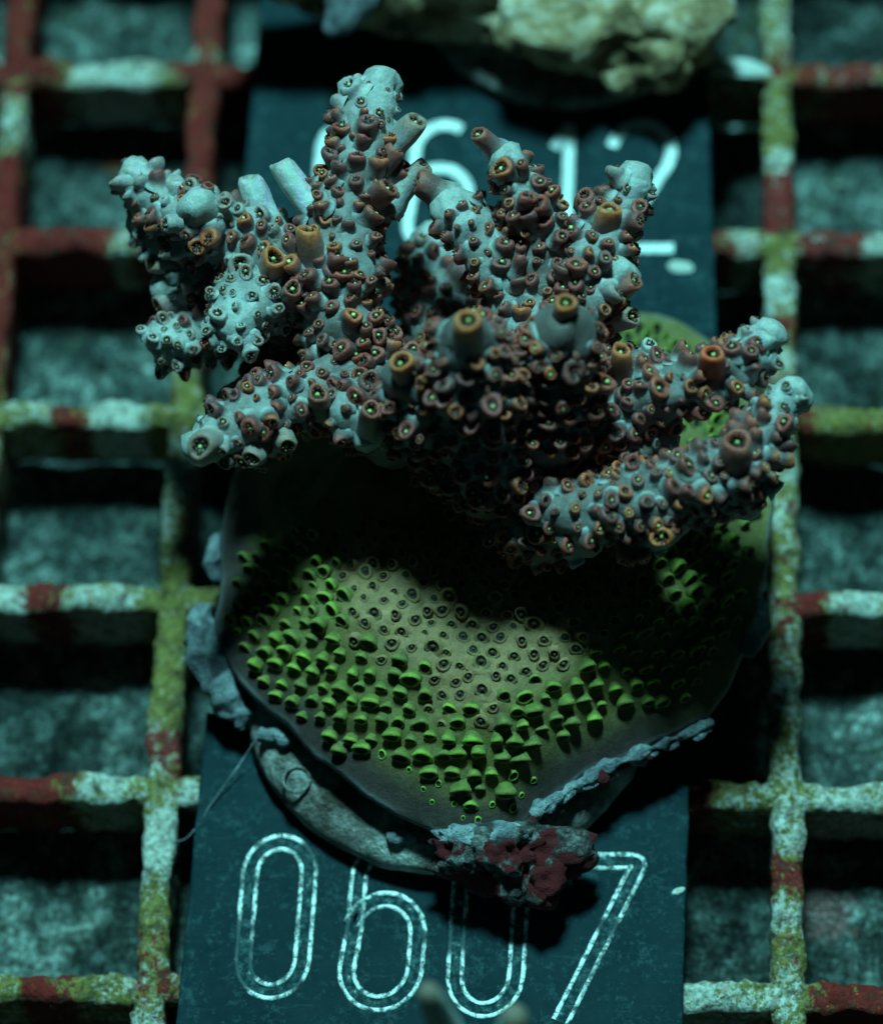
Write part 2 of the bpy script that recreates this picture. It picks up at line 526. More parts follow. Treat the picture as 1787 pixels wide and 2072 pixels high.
WEAR_SHADE = [(at(a, b, 1.75), r / 27.0) for a, b, r in ((478, 1905, 52), (490, 1965, 42), (500, 1850, 14), (620, 1725, 26), (500, 1985, 20), (930, 1900, 40), (1160, 1745, 30), (700, 1880, 22), (850, 1900, 16), (1230, 1880, 25), (600, 1990, 18), (1290, 1760, 8))]  # worn strokes, plus spots where shade on the digits is put into the paint
def worn(p):  # paint left after wear and the painted shade
    k = 1.0
    for q, r in WEAR_SHADE:
        d = math.hypot(p[0] - q.x, p[1] - q.y) / r
        k = min(k, sstep(0.6, 1.25, d + 0.5 * noise.noise(Vector((p[0] * 1.3, p[1] * 1.3, 5)))))
    return (k, k, k)
def digit(parent, strokes, z, width=1.25):
    VV, FF, MM = [], [], []
    for st in strokes:
        V, F, mats = stroke('digit', parent, st, z, width)
        b = len(VV); VV += V; FF += [tuple(i + b for i in f) for f in F]; MM += mats
        z += 0.004
    me = mesh('digit', VV, FF, [worn(v) for v in VV], origin=parent.location / S)
    bright = parent['label'].startswith('blurred')
    me.materials.append(M_PAINT_FRESH if bright else M_PAINT); me.materials.append(M_PAINT_FRESH if bright else M_GROOVE)
    me.polygons.foreach_set('material_index', MM)
    return obj('digit', me, None, parent)

def arc(cx, cy, rx, ry, a0, a1, n=14):
    return [(cx + rx * math.cos(math.radians(a0 + (a1 - a0) * i / n)), cy + ry * math.sin(math.radians(a0 + (a1 - a0) * i / n))) for i in range(n + 1)]

# digit outlines in a box of height 1 and width about .44 (x right, y up)
def g0(): return [arc(.21, .79, .21, .21, 90, 180) + arc(.21, .21, .21, .21, 180, 360) + arc(.21, .79, .21, .21, 0, 90)]
def g6(): return [arc(.25, .80, .20, .20, 55, 180, 10) + [(.05, .5)] + arc(.23, .22, .21, .22, 180, 360) + arc(.23, .44, .21, .22, 0, 165, 12)]
def g5(): return [[(.42, .98), (.06, .98), (.03, .60)] + arc(.22, .45, .21, .19, 130, 0, 10) + arc(.22, .22, .21, .22, 0, -160, 16)]
def g3(): return [arc(.21, .76, .20, .24, 165, -75, 12) + [(.18, .53)], [(.20, .52)] + arc(.22, .25, .22, .25, 70, -200, 18)]
def g7(): return [[(.0, .80), (.0, .97), (.02, .98), (.44, .98), (.47, .97), (-.02, -.22)]]
def g1(): return [[(.1, .82), (.22, 1.0), (.22, 0.0)]]
def g2(): return [arc(.22, .78, .22, .22, 170, -30, 12) + [(.02, .02), (.0, .0), (.46, .0)]]

def affine(tl, tr, bl, z):
    """maps digit space so that the row's left end has its top at tl, its foot at bl, and its top right end at tr"""
    A, B, Cc = at(*tl, z), at(*tr, z), at(*bl, z)
    return A.xy, B.xy, Cc.xy

Z_TAG = 1.75
def corner(px, py): 
    p = at(px, py, Z_TAG); return (p.x, p.y)
lowq = [corner(330, 2330), corner(1374, 2330), corner(1400, 1440), corner(418, 1440)]
low_tag = tag_plate(lowq, 0.62, Z_TAG, label='dark blue tag in front of the coral with engraved white digits 06 and 7', category='number tag')
upq = [corner(462, 690), corner(1452, 700), corner(1420, -180), corner(545, -180)]
up_tag = tag_plate(upq, 0.62, Z_TAG, label='blurred dark blue tag with engraved digits between the coral and the tan rock', category='number tag')

def place_digit(parent, strokes, x0, ytop, ybot, wpx, lean, z, width):
    """photograph position of the digit's box: left foot x0, top and foot rows, width and lean (px)"""
    out = []
    for st in strokes:
        pp = []
        for (u, v) in st:
            px = x0 + u / 0.44 * wpx + lean * v
            py = ybot + (ytop - ybot) * v
            p = at(px, py, z); pp.append((p.x, p.y))
        out.append(pp)
    return digit(parent, out, z, width)

place_digit(low_tag, g0(), 487, 1705, 2008, 125, 24, Z_TAG, 1.30)
place_digit(low_tag, g6(), 689, 1712, 2032, 145, 26, Z_TAG, 1.30)
place_digit(low_tag, g0(), 916, 1722, 2045, 130, 20, Z_TAG, 1.25)
place_digit(low_tag, g7(), 1140, 1738, 2010, 145, 0, Z_TAG, 1.30)
place_digit(up_tag, g0(), 636, 252, 506, 92, 16, Z_TAG, .85)
place_digit(up_tag, g6(), 815, 252, 506, 128, 14, Z_TAG, .9)
place_digit(up_tag, g1(), 1090, 254, 506, 110, 8, Z_TAG, .9)
place_digit(up_tag, g2(), 1236, 250, 502, 122, 2, Z_TAG, .9)

def chip(name, px, py, z, radii, mat, seed, parent=None, amp=0.3, rot=0.0, **props):
    p = at(px, py, z)
    V, F = blob((0, 0, 0), radii, amp, 0.8, seed, 40, 24)
    rm = Matrix.Rotation(rot, 3, 'Z')
    V = [rm @ v + p for v in V]
    o = mesh(name, V, F, origin=p if parent is None else parent.location / S)
    ob = obj(name, o, mat, parent, **props)
    if parent is None:
        ob.location = p * S
    return ob
chip('worn_fleck', 1376, 540, Z_TAG + 0.05, (1.0, 0.55, 0.15), M_SHELL, 3, up_tag)
chip('worn_fleck', 1258, 565, Z_TAG + 0.05, (0.6, 0.5, 0.15), M_SHELL, 4, up_tag)
chip('worn_fleck', 1374, 1803, Z_TAG, (0.5, 0.22, 0.1), M_SHELL, 5, low_tag, rot=0.4)

# ================================================================ the coral colony
SKIN = (0.385, 0.36, 0.36)
TIP = (0.50, 0.47, 0.46)
WALL = (0.135, 0.062, 0.060)
DARK = (0.045, 0.014, 0.012)
base_c = at(980, 1350, Z_TAG)
colony = empty('coral_colony', (base_c.x, base_c.y, Z_TAG),
               label='branching grey coral with orange-rimmed cups and green crusting base on a round plug', category='coral')
LOC = Vector((base_c.x, base_c.y, Z_TAG))

def part(name, V, F, mat, cols=None, parent=colony, **props):
    return obj(name, mesh(name, V, F, cols, origin=LOC), mat, parent, **props)

# ---- round ceramic plug
pc = at(908, 1345, 5.5)
V, F = [], []
prof = [(0, 1.78), (13.6, 1.78), (14.8, 2.3), (15.1, 3.0), (14.9, 3.9), (14.3, 4.6), (13.4, 5.0), (8, 5.2), (0.01, 5.7)]
sg = 96
for (r, z) in prof:
    for k in range(sg):
        a = 2 * math.pi * k / sg
        q = Vector((r * math.cos(a), r * math.sin(a), z))
        d = 1 + 0.02 * fbm(q * 0.35 + Vector((4, 4, 4)))
        V.append((pc.x + q.x * d, pc.y + q.y * d, z + (0.25 * fbm(q * 0.5) if z > 2 else 0)))
for i in range(len(prof) - 1):
    for k in range(sg):
        k2 = (k + 1) % sg
        F.append((i * sg + k, i * sg + k2, (i + 1) * sg + k2, (i + 1) * sg + k))
plug = part('plug_disc', V, F, M_CERAMIC)
# raised ring cast into the plug
rc = at(600, 1577, 5.2)
ringp = [(rc.x + 0.95 * math.cos(a), rc.y + 0.95 * math.sin(a), rc.z - 0.05, 0.13) for a in np.linspace(0, 2 * math.pi, 25)]
V, F = sweep(ringp, 8, 0.02, 1, 3, cap=False)
part('cast_ring', V, F, M_CEMENT if False else M_CERAMIC, parent=plug)
# neck between plug and colony
V, F = blob((pc.x + 2, pc.y + 2, 6.5), (10.5, 10.0, 3.4), 0.10, 0.2, 5, 64, 20)
part('plug_neck', V, F, M_CEMENT)

# ---- encrusting base
MC = at(1000, 1150, 14)
OUT = [(470, 960, 6.6), (455, 1150, 6.8), (445, 1250, 6.8), (478, 1360, 7.4), (575, 1462, 7.8), (680, 1550, 8.0), (800, 1635, 8.0), (900, 1688, 7.8), (1000, 1700, 7.6), (1085, 1630, 7.2),
       (1190, 1550, 6.8), (1320, 1500, 6.6), (1425, 1450, 6.4), (1488, 1350, 6.6), (1528, 1230, 6.8), (1548, 1100, 7), (1548, 950, 7), (1530, 810, 6), (1445, 700, 5), (1330, 640, 4.5), (1220, 650, 4.5),
       (1000, 680, 4.5), (800, 720, 5), (600, 830, 6)]
pol = []
for (a, b, z) in OUT:
    p = at(a, b, z)
    pol.append((math.atan2(p.y - MC.y, p.x - MC.x), math.hypot(p.x - MC.x, p.y - MC.y), z))
pol.sort()
th_ = np.array([p[0] for p in pol]); rr_ = np.array([p[1] for p in pol]); zz_ = np.array([p[2] for p in pol])
th_ = np.concatenate([th_ - 2 * math.pi, th_, th_ + 2 * math.pi]); rr_ = np.tile(rr_, 3); zz_ = np.tile(zz_, 3)
TG = np.linspace(-math.pi, math.pi, 361)
RG = np.interp(TG, th_, rr_); ZG = np.interp(TG, th_, zz_)
for _ in range(4):
    for G in (RG, ZG):
        G[:] = (np.roll(G, 1) + 2 * G + np.roll(G, -1)) / 4
    RG[0] = RG[-1]; ZG[0] = ZG[-1]
PR = np.array([0, .2, .4, .52, .64, .76, .86, .94, 1.0])
PH_ = np.array([1.0, .985, .93, .85, .70, .48, .27, .12, 0.0])
TOP = 13.6
def dome(x, y, detail=True):
    dx, dy = x - MC.x, y - MC.y
    a = math.atan2(dy, dx); r = math.hypot(dx, dy)
    R = float(np.interp(a, TG, RG)); zr = float(np.interp(a, TG, ZG))
    rho = r / R
    h = float(np.interp(rho, PR, PH_))
    z = zr + (TOP - zr) * h
    if detail:
        z += 0.95 * fbm(Vector((x * 0.16, y * 0.16, 7.0)), 3) * sstep(1.0, 0.8, rho)
    return z, rho
nr, nt = 60, 220
V, F, Cc = [], [], []
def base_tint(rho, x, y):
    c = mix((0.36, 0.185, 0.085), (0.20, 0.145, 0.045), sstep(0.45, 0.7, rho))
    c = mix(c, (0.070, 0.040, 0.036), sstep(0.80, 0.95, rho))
    # the sheltered rear and flank grow olive green
    g = sstep(6, 16, y - MC.y)
    g = max(g, sstep(9, 15, x - MC.x) * sstep(-14, -2, y - MC.y))
    c = mix(c, (0.20, 0.155, 0.055), g)
    e = sstep(0.985, 1.0, rho)
    return mix(c, (0.22, 0.20, 0.22), e * max(0.0, 0.4 + 1.2 * noise.noise(Vector((x * .35, y * .35, 2)))))
for i in range(nr):
    u = (i / (nr - 1)) ** 0.8
    for k in range(nt):
        a = -math.pi + 2 * math.pi * k / nt
        R = float(np.interp(a, TG, RG)) * (1 + 0.022 * fbm(Vector((math.cos(a) * 4, math.sin(a) * 4, 1)), 4))
        x = MC.x + R * u * math.cos(a); y = MC.y + R * u * math.sin(a)
        z, rho = dome(x, y)
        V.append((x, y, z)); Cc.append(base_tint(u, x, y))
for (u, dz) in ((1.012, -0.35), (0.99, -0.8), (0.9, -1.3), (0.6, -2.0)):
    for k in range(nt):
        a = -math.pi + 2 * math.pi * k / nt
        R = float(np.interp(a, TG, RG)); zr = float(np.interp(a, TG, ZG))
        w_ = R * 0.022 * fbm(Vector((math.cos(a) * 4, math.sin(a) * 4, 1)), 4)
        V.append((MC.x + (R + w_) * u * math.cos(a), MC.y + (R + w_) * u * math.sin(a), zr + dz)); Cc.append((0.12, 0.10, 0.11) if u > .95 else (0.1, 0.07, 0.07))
for i in range(nr + 3):
    for k in range(nt):
        k2 = (k + 1) % nt
        F.append((i * nt + k, (i + 1) * nt + k, (i + 1) * nt + k2, i * nt + k2))
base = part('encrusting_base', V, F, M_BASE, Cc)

# ---- pale dead skeleton edges and the encrusted lump at the front
def ribbon(pts, lump, seed, mat, name, parent=colony, flat=1.0, seg=14, freq=0.8):
    path = catmull([(*at(a, b, z), r) for a, b, z, r in pts], 8)
    V, F = sweep(path, seg, lump, freq, seed, True, flat)
    return part(name, V, F, mat, parent=parent)
ribbon([(445, 1090, 5.5, .5), (432, 1130, 5.5, .6), (440, 1170, 5, .4)], .5, 1, M_PALE, 'skeleton_edge')
ribbon([(405, 1245, 5.2, .8), (420, 1300, 5.3, 1.4), (447, 1360, 5.2, 1.5), (475, 1420, 4.8, 1.2), (485, 1460, 4.2, .6)], .9, 2, M_PALE, 'skeleton_edge')
ribbon([(535, 1487, 5.5, .5), (560, 1490, 5.6, .6), (580, 1500, 5.6, .35)], .5, 3, M_PALE, 'skeleton_edge')
ribbon([(790, 1690, 5.2, .3), (812, 1695, 5.3, .55), (835, 1700, 5.0, .3)], .4, 4, M_PALE, 'skeleton_edge')
ribbon([(1540, 1220, 7, .35), (1538, 1265, 7, .65), (1515, 1320, 6.8, .4)], .5, 5, M_PALE, 'skeleton_edge')
ribbon([(1440, 1462, 6.5, .16), (1370, 1496, 6.4, .26), (1290, 1528, 6.5, .30), (1210, 1562, 6.7, .36), (1140, 1606, 6.9, .42), (1085, 1645, 7.0, .5)], .55, 9, M_PALE, 'skeleton_edge')
fr = random.Random(5)
rim_line = [(1085, 1640), (1140, 1605), (1200, 1566), (1270, 1535), (1340, 1508), (1430, 1468)]
for q in range(34):
    u = fr.random() ** 0.8 * (len(rim_line) - 1.001); iu = int(u); fu = u - iu
    x = rim_line[iu][0] * (1 - fu) + rim_line[iu + 1][0] * fu + fr.uniform(-10, 10); y = rim_line[iu][1] * (1 - fu) + rim_line[iu + 1][1] * fu + fr.uniform(-6, 16)
    sz = fr.uniform(.45, 1.15) * (1.15 - 0.13 * u)
    V, F = blob((0, 0, 0), (sz, sz * .55, sz * .38), 0.7, 1.1, 300 + q, 28, 16, 0.4)
    rm = Matrix.Rotation(fr.uniform(.2, .9), 3, 'Z') @ Matrix.Rotation(fr.uniform(-.4, .4), 3, 'X')
    pc2 = at(x, y, 6.6 - 0.15 * u + fr.uniform(-.5, .4))
    part('crust_flake', [rm @ v + pc2 for v in V], F, M_PALE if fr.random() < .65 else M_CEMENT, parent=base)
V, F = blob(at(1010, 1728, 6.0), (4.2, 2.4, 2.5), 0.62, 0.42, 11, 90, 50, 0.40)
lump = part('encrusted_lump', V, F, M_CEMENT)
V, F = blob(at(1090, 1785, 5.6), (1.6, 1.8, 1.8), 0.5, 0.5, 13, 40, 24, 0.25)
part('crust_knob', V, F, M_CEMENT, parent=lump)
V, F = blob(at(960, 1692, 7.8), (3.0, 0.9, 0.8), 0.6, 0.6, 17, 48, 24, 0.3)
part('crust_knob', V, F, M_PALE, parent=lump)

# ---- cups (corallites)
def cup_mesh(name, L=1.7, r=0.72, bend=0.7, rim=(0.30, 0.07, 0.055), wall=WALL, foot=SKIN, inner=DARK, mouth=(0.50, 0.62, 0.20), tent=7, seed=0, lip=0.35, hole=0.56, foot_r=1.35, seg=12, closed=False, flare=0.0):
    """a tubular cup growing along +z from the origin and curving towards +x; lip makes the outer side longer"""
    rd = random.Random(seed)
    prof = [(-0.35, foot_r * 1.12, foot), (-0.05, foot_r, foot), (0.16, 1.06, mix(foot, wall, .65)), (0.40, 1.0, wall), (0.62, 1.01, mix(wall, rim, .2)), (0.80, 0.97, mix(wall, rim, .55)),
            (0.93, 0.89, mix(wall, rim, .9)), (1.01, 0.76, rim), (1.0, hole + (.76 - hole) * .45, mix(rim, inner, .12)), (0.92, hole, mix(rim, inner, .5)), (0.78, hole * 0.9, inner), (0.68, hole * 0.5, inner)]
    dent = rd.uniform(0, 6.28); dent_k = rd.uniform(0.0, 0.5) if tent or mouth else 0.0
    if closed:
        prof = prof[:5] + [(0.93, 0.90, mix(wall, rim, .4)), (1.02, 0.74, mix(wall, rim, .7)), (1.03, 0.54, rim), (0.98, 0.34, rim), (0.90, .16, mix(rim, inner, .35)), (0.86, .05, mix(rim, inner, .5))]
    def axis(t):
        if abs(bend) < 1e-3 or t <= 0:
            return Vector((0, 0, L * t)), Vector((1, 0, 0)), Vector((0, 0, 1))
        a = bend * t; Rr = L / bend
        return Vector((Rr * (1 - math.cos(a)), 0, Rr * math.sin(a))), Vector((math.cos(a), 0, -math.sin(a))), Vector((math.sin(a), 0, math.cos(a)))
    V, F, C_ = [], [], []
    ph = rd.random() * 6
    prof = [(t, k * (1 + flare * max(0.0, min(1.0, (t - .45) / .45))), c) for (t, k, c) in prof]
    for (t, k, c) in prof:
        o, ex, ez = axis(t)
        for s in range(seg):
            a = 2 * math.pi * s / seg
            wob = 1 + 0.10 * math.sin(2 * a + ph) + 0.06 * math.sin(3 * a + ph * 2) + rd.uniform(-.04, .04)
            d = ex * math.cos(a) + Vector((0, 1, 0)) * math.sin(a)
            up = lip * r * (-math.cos(a)) * max(0.0, t) ** 2 - (0 if closed else dent_k * r * max(0.0, t) ** 2 * max(0.0, math.cos(a - dent)) ** 3)
            bulge = (0.11 * r * noise.noise(Vector((math.cos(a) * 1.3 + seed, math.sin(a) * 1.3, t * 2.5))) if (closed and t > .1) else 0)
            V.append(o + d * (r * k * wob + bulge * min(1, k * 1.5)) + ez * (up + rd.uniform(-.02, .02) + bulge))
            C_.append(mix(c, tuple(x * rd.uniform(.75, 1.2) for x in c), .6))
    m = len(prof)
    for i in range(m - 1):
        for s in range(seg):
            s2 = (s + 1) % seg
            F.append((i * seg + s, i * seg + s2, (i + 1) * seg + s2, (i + 1) * seg + s))
    o, ex, ez = axis(prof[-1][0])
    V.append(o + ez * (0.0 if closed else 0.03)); C_.append(inner)
    for s in range(seg):
        F.append(((m - 1) * seg + s, (m - 1) * seg + (s + 1) % seg, len(V) - 1))
    def nub(c, d, ln, wd, col):
        d = d.normalized(); a1 = d.orthogonal().normalized(); a2 = d.cross(a1)
        b = len(V)
        V.append(c - d * ln * .5)
        for q in range(5):
            an = 2 * math.pi * q / 5
            V.append(c + (a1 * math.cos(an) + a2 * math.sin(an)) * wd + d * ln * .12)
        V.append(c + d * ln * .5)
        C_.extend([col] * 7)
        for q in range(5):
            q2 = (q + 1) % 5
            F.append((b, b + 1 + q2, b + 1 + q)); F.append((b + 6, b + 1 + q, b + 1 + q2))
    if not closed:
        o, ex, ez = axis(0.92)
        for q in range(tent):
            a = 2 * math.pi * (q + rd.uniform(-.3, .3)) / tent
            d = ex * math.cos(a) + Vector((0, 1, 0)) * math.sin(a)
            nub(o + d * r * hole * .78 + ez * 0.08, ez + d * rd.uniform(.1, .8), rd.uniform(.34, .55), 0.10, mix((0.10, 0.016, 0.014), (0.22, 0.04, 0.02), rd.random()))
        if mouth:
            nub(o - ez * 0.10 + ex * rd.uniform(-.12, .12), ez + ex * rd.uniform(-.5, .5), 0.5, 0.19, mouth)
    return mesh(name, V, F, C_)

RIMS = [(0.32, 0.058, 0.050), (0.38, 0.065, 0.050), (0.46, 0.075, 0.045), (0.27, 0.075, 0.070), (0.35, 0.058, 0.052), (0.60, 0.12, 0.040)]
CUPS = []
for i in range(24):
    rd = random.Random(i * 13 + 1)
    CUPS.append(cup_mesh('corallite', L=rd.uniform(.75, 1.45), r=rd.uniform(.66, .95), bend=rd.uniform(.2, 1.0), rim=RIMS[i % 6], tent=rd.choice([0, 5, 6, 7, 7]), seed=i,
                         lip=rd.uniform(.0, .38), hole=rd.uniform(.34, .52), mouth=None if i % 4 == 3 else mix((0.45, 0.50, 0.16), (0.85, 0.95, 0.32), rd.random())))  # green polyp mouths, colour lifted to stand in for wet highlights
PALE = []
for i in range(6):
    rd = random.Random(i * 7 + 3)
    PALE.append(cup_mesh('corallite', L=rd.uniform(.7, 1.2), r=rd.uniform(.62, .9), bend=rd.uniform(.2, .9), rim=mix((0.36, 0.20, 0.17), (0.46, 0.44, 0.44), rd.random()), wall=(0.33, 0.27, 0.28), foot=TIP,
                         tent=rd.choice([4, 6, 7]), seed=50 + i, lip=rd.uniform(.0, .4), hole=rd.uniform(.35, .5), mouth=(0.4, 0.45, 0.25)))
FLUSH = [cup_mesh('corallite', L=0.42, r=rd_, bend=.1, rim=(0.30, 0.19, 0.17), wall=SKIN, foot=TIP, tent=7, seed=70 + i, lip=0, hole=.6, foot_r=1.25, mouth=(0.35, 0.4, 0.2)) for i, rd_ in enumerate((.5, .6, .68))]
for me in CUPS + PALE + FLUSH:
    me.materials.append(M_TISSUE)

# ---- branches: (px, py, z, radius)
BR = {
 'b1': [(800, 850, 18.5, 3.4), (725, 740, 21.5, 3.2), (690, 640, 24.0, 2.7), (690, 540, 25.5, 2.5), (705, 440, 26.5, 2.5), (725, 340, 27.5, 2.3), (748, 250, 28.5, 2.0), (775, 172, 29.0, 1.35)],
 'b1b': [(748, 270, 28.0, 1.7), (722, 215, 28.0, 1.5), (712, 182, 28.0, 1.05)],
 'b2': [(690, 640, 21, 2.8), (600, 545, 22.5, 2.7), (510, 490, 23.5, 2.5), (430, 465, 24, 2.3), (350, 425, 24, 2.0), (300, 390, 24, 1.6), (268, 350, 24.5, 1.15)],
 'b2b': [(450, 480, 24, 1.9), (415, 440, 26, 1.75), (405, 418, 27.5, 1.5)],
 'b2c': [(400, 470, 23, 2.0), (340, 480, 21.5, 1.7), (290, 455, 21, 1.2)],
 'b3': [(620, 620, 20, 2.8), (540, 605, 22, 2.7), (497, 622, 24.3, 2.6), (478, 645, 25.2, 1.9)],
 'b3b': [(560, 620, 19, 2.6), (460, 655, 18.5, 2.2), (380, 685, 18.5, 1.9), (345, 695, 19.2, 1.75)],
 'b3c': [(520, 560, 20, 2.4), (420, 560, 20, 2.2), (345, 585, 19.5, 1.4)],
 'b4': [(790, 800, 19.0, 3.2), (710, 770, 22.0, 2.6), (630, 795, 23.0, 2.2), (545, 825, 23.5, 1.95), (470, 865, 24.0, 1.7), (405, 903, 24.5, 1.25)],
 'b4b': [(740, 800, 23.0, 2.4), (720, 840, 23.5, 2.0), (740, 870, 23.5, 1.4)],
 'b4c': [(560, 830, 22.0, 1.5), (520, 890, 22.0, 1.2), (505, 925, 22.0, .85)],
 'b5': [(1100, 760, 21.0, 3.2), (1080, 660, 23.0, 2.7), (1035, 570, 24.5, 2.2), (975, 490, 26.0, 1.9), (915, 425, 27.0, 1.6)],
 'b6': [(1120, 720, 21.0, 2.8), (1115, 600, 24.0, 2.2), (1100, 490, 26.5, 1.9), (1070, 400, 28.5, 1.5), (1025, 325, 30.0, 1.2)],
 'b7': [(1130, 760, 20.5, 3.2), (1160, 650, 23.5, 2.9), (1190, 560, 25.5, 2.6), (1225, 480, 27.0, 2.1), (1265, 415, 28.0, 1.5), (1285, 362, 28.8, 1.25)],
 'b7b': [(1150, 680, 22.0, 2.4), (1200, 610, 25.0, 2.2), (1245, 560, 26.5, 1.6)],
 'b8': [(1000, 930, 20.5, 4.2), (970, 820, 26.5, 3.4), (950, 740, 31.0, 2.7), (942, 680, 34.0, 1.7)],
 'b8b': [(1000, 900, 20.0, 3.6), (880, 830, 25.0, 2.8), (830, 770, 28.0, 2.0)],
 'b8c': [(1100, 850, 23.0, 3.6), (1130, 740, 28.0, 2.8), (1140, 660, 32.0, 1.8)],
 'b9': [(1040, 960, 17.0, 3.8), (1150, 890, 20.5, 2.7), (1250, 835, 22.5, 2.4), (1340, 792, 24.0, 2.1), (1425, 772, 25.0, 1.9), (1490, 745, 25.5, 1.7), (1530, 705, 26.0, 1.3), (1558, 678, 26.3, 1.1)],
 'b10': [(1020, 1010, 14.0, 3.0), (1120, 1035, 20.0, 2.5), (1240, 1025, 22.0, 2.3), (1350, 1000, 23.5, 2.2), (1450, 965, 24.5, 2.1), (1520, 915, 24.8, 1.9), (1565, 850, 25.0, 1.5), (1605, 790, 25.5, 1.1)],
 'b10b': [(1250, 1020, 20.0, 2.6), (1310, 1055, 21.0, 2.0), (1350, 1070, 21.5, 1.2)],
 'b10c': [(1440, 960, 23.0, 2.5), (1490, 985, 22.5, 2.1), (1505, 1015, 21.5, 1.3)],
 'b10d': [(1050, 1030, 17.0, 2.6), (1090, 1070, 18.5, 2.2), (1180, 1085, 19.0, 1.6)],
 'b11': [(960, 760, 14, 3.2), (900, 650, 15, 2.9), (880, 560, 15.5, 2.6), (885, 500, 16, 2.0)],
 'core': [(1010, 1010, 11, 4.6), (1015, 930, 14.5, 5.0), (1000, 840, 17, 4.8), (960, 760, 17, 3.8)],
 'core2': [(1000, 950, 14, 4.2), (890, 860, 18, 3.2), (815, 845, 20, 2.3), (850, 890, 20.5, 1.6)],
 'b13': [(1030, 985, 14, 3.2), (1160, 955, 18.5, 2.6), (1260, 915, 20.5, 2.1), (1335, 895, 21, 1.5)],
 'b14': [(1060, 900, 17, 3.0), (1180, 800, 21, 2.5), (1270, 760, 23, 1.9), (1330, 745, 23.5, 1.3)],
 'b12_shade': [(800, 840, 16, 2.8), (670, 800, 18.5, 2.4), (560, 800, 19, 2.0), (480, 815, 18.5, 1.5)],  # added branch, hidden under the left ones, to shade the mound
}
branches = {}
LUMP = 0.60
for i, (k, pts) in enumerate(BR.items()):
    path = catmull([(*at(a, b, z), r) for a, b, z, r in pts], 9)
    V, F = sweep(path, 24, LUMP, 0.55, i + 1)
    Cc = []
    L = len(path)
    for vi, v in enumerate(V):
        row = vi // 24
        t = row / (L + 5)
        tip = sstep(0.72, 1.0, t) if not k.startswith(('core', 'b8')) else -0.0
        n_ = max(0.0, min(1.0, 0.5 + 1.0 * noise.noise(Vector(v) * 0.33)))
        Cc.append(mix(mix(mix(SKIN, (0.21, 0.15, 0.145), n_ * 0.95), TIP, tip * 0.8), (0.15, 0.095, 0.09), (0.85 if k.startswith(('b8', 'core', 'b13', 'b14')) else sstep(0.74, 0.62, t) * 0.8 if k.startswith(('b9', 'b10')) else sstep(0.45, 0.0, t) * 0.6)))  # bases browner with age; centre and right branches darker still, in place of shade
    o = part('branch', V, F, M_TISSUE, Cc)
    branches[k] = (o, path)

# every sample of every branch's centre line, to keep cups out of other branches
ALLC = np.concatenate([p[:, :3] for _, p in branches.values()])
ALLR = np.concatenate([p[:, 3] for _, p in branches.values()])
ALLK = np.concatenate([np.full(len(p), i) for i, (_, p) in enumerate(branches.values())])
cups = []          # (score, branch key, matrix, mesh)
PTS = np.zeros((0, 3)); PRAD = np.zeros((0,))
CP = np.array(CAM_POS)

def buried(p, idx, k=0.93):
    d = np.linalg.norm(ALLC - p, axis=1)
    return bool(np.any((d < ALLR * k) & (ALLK != idx)))

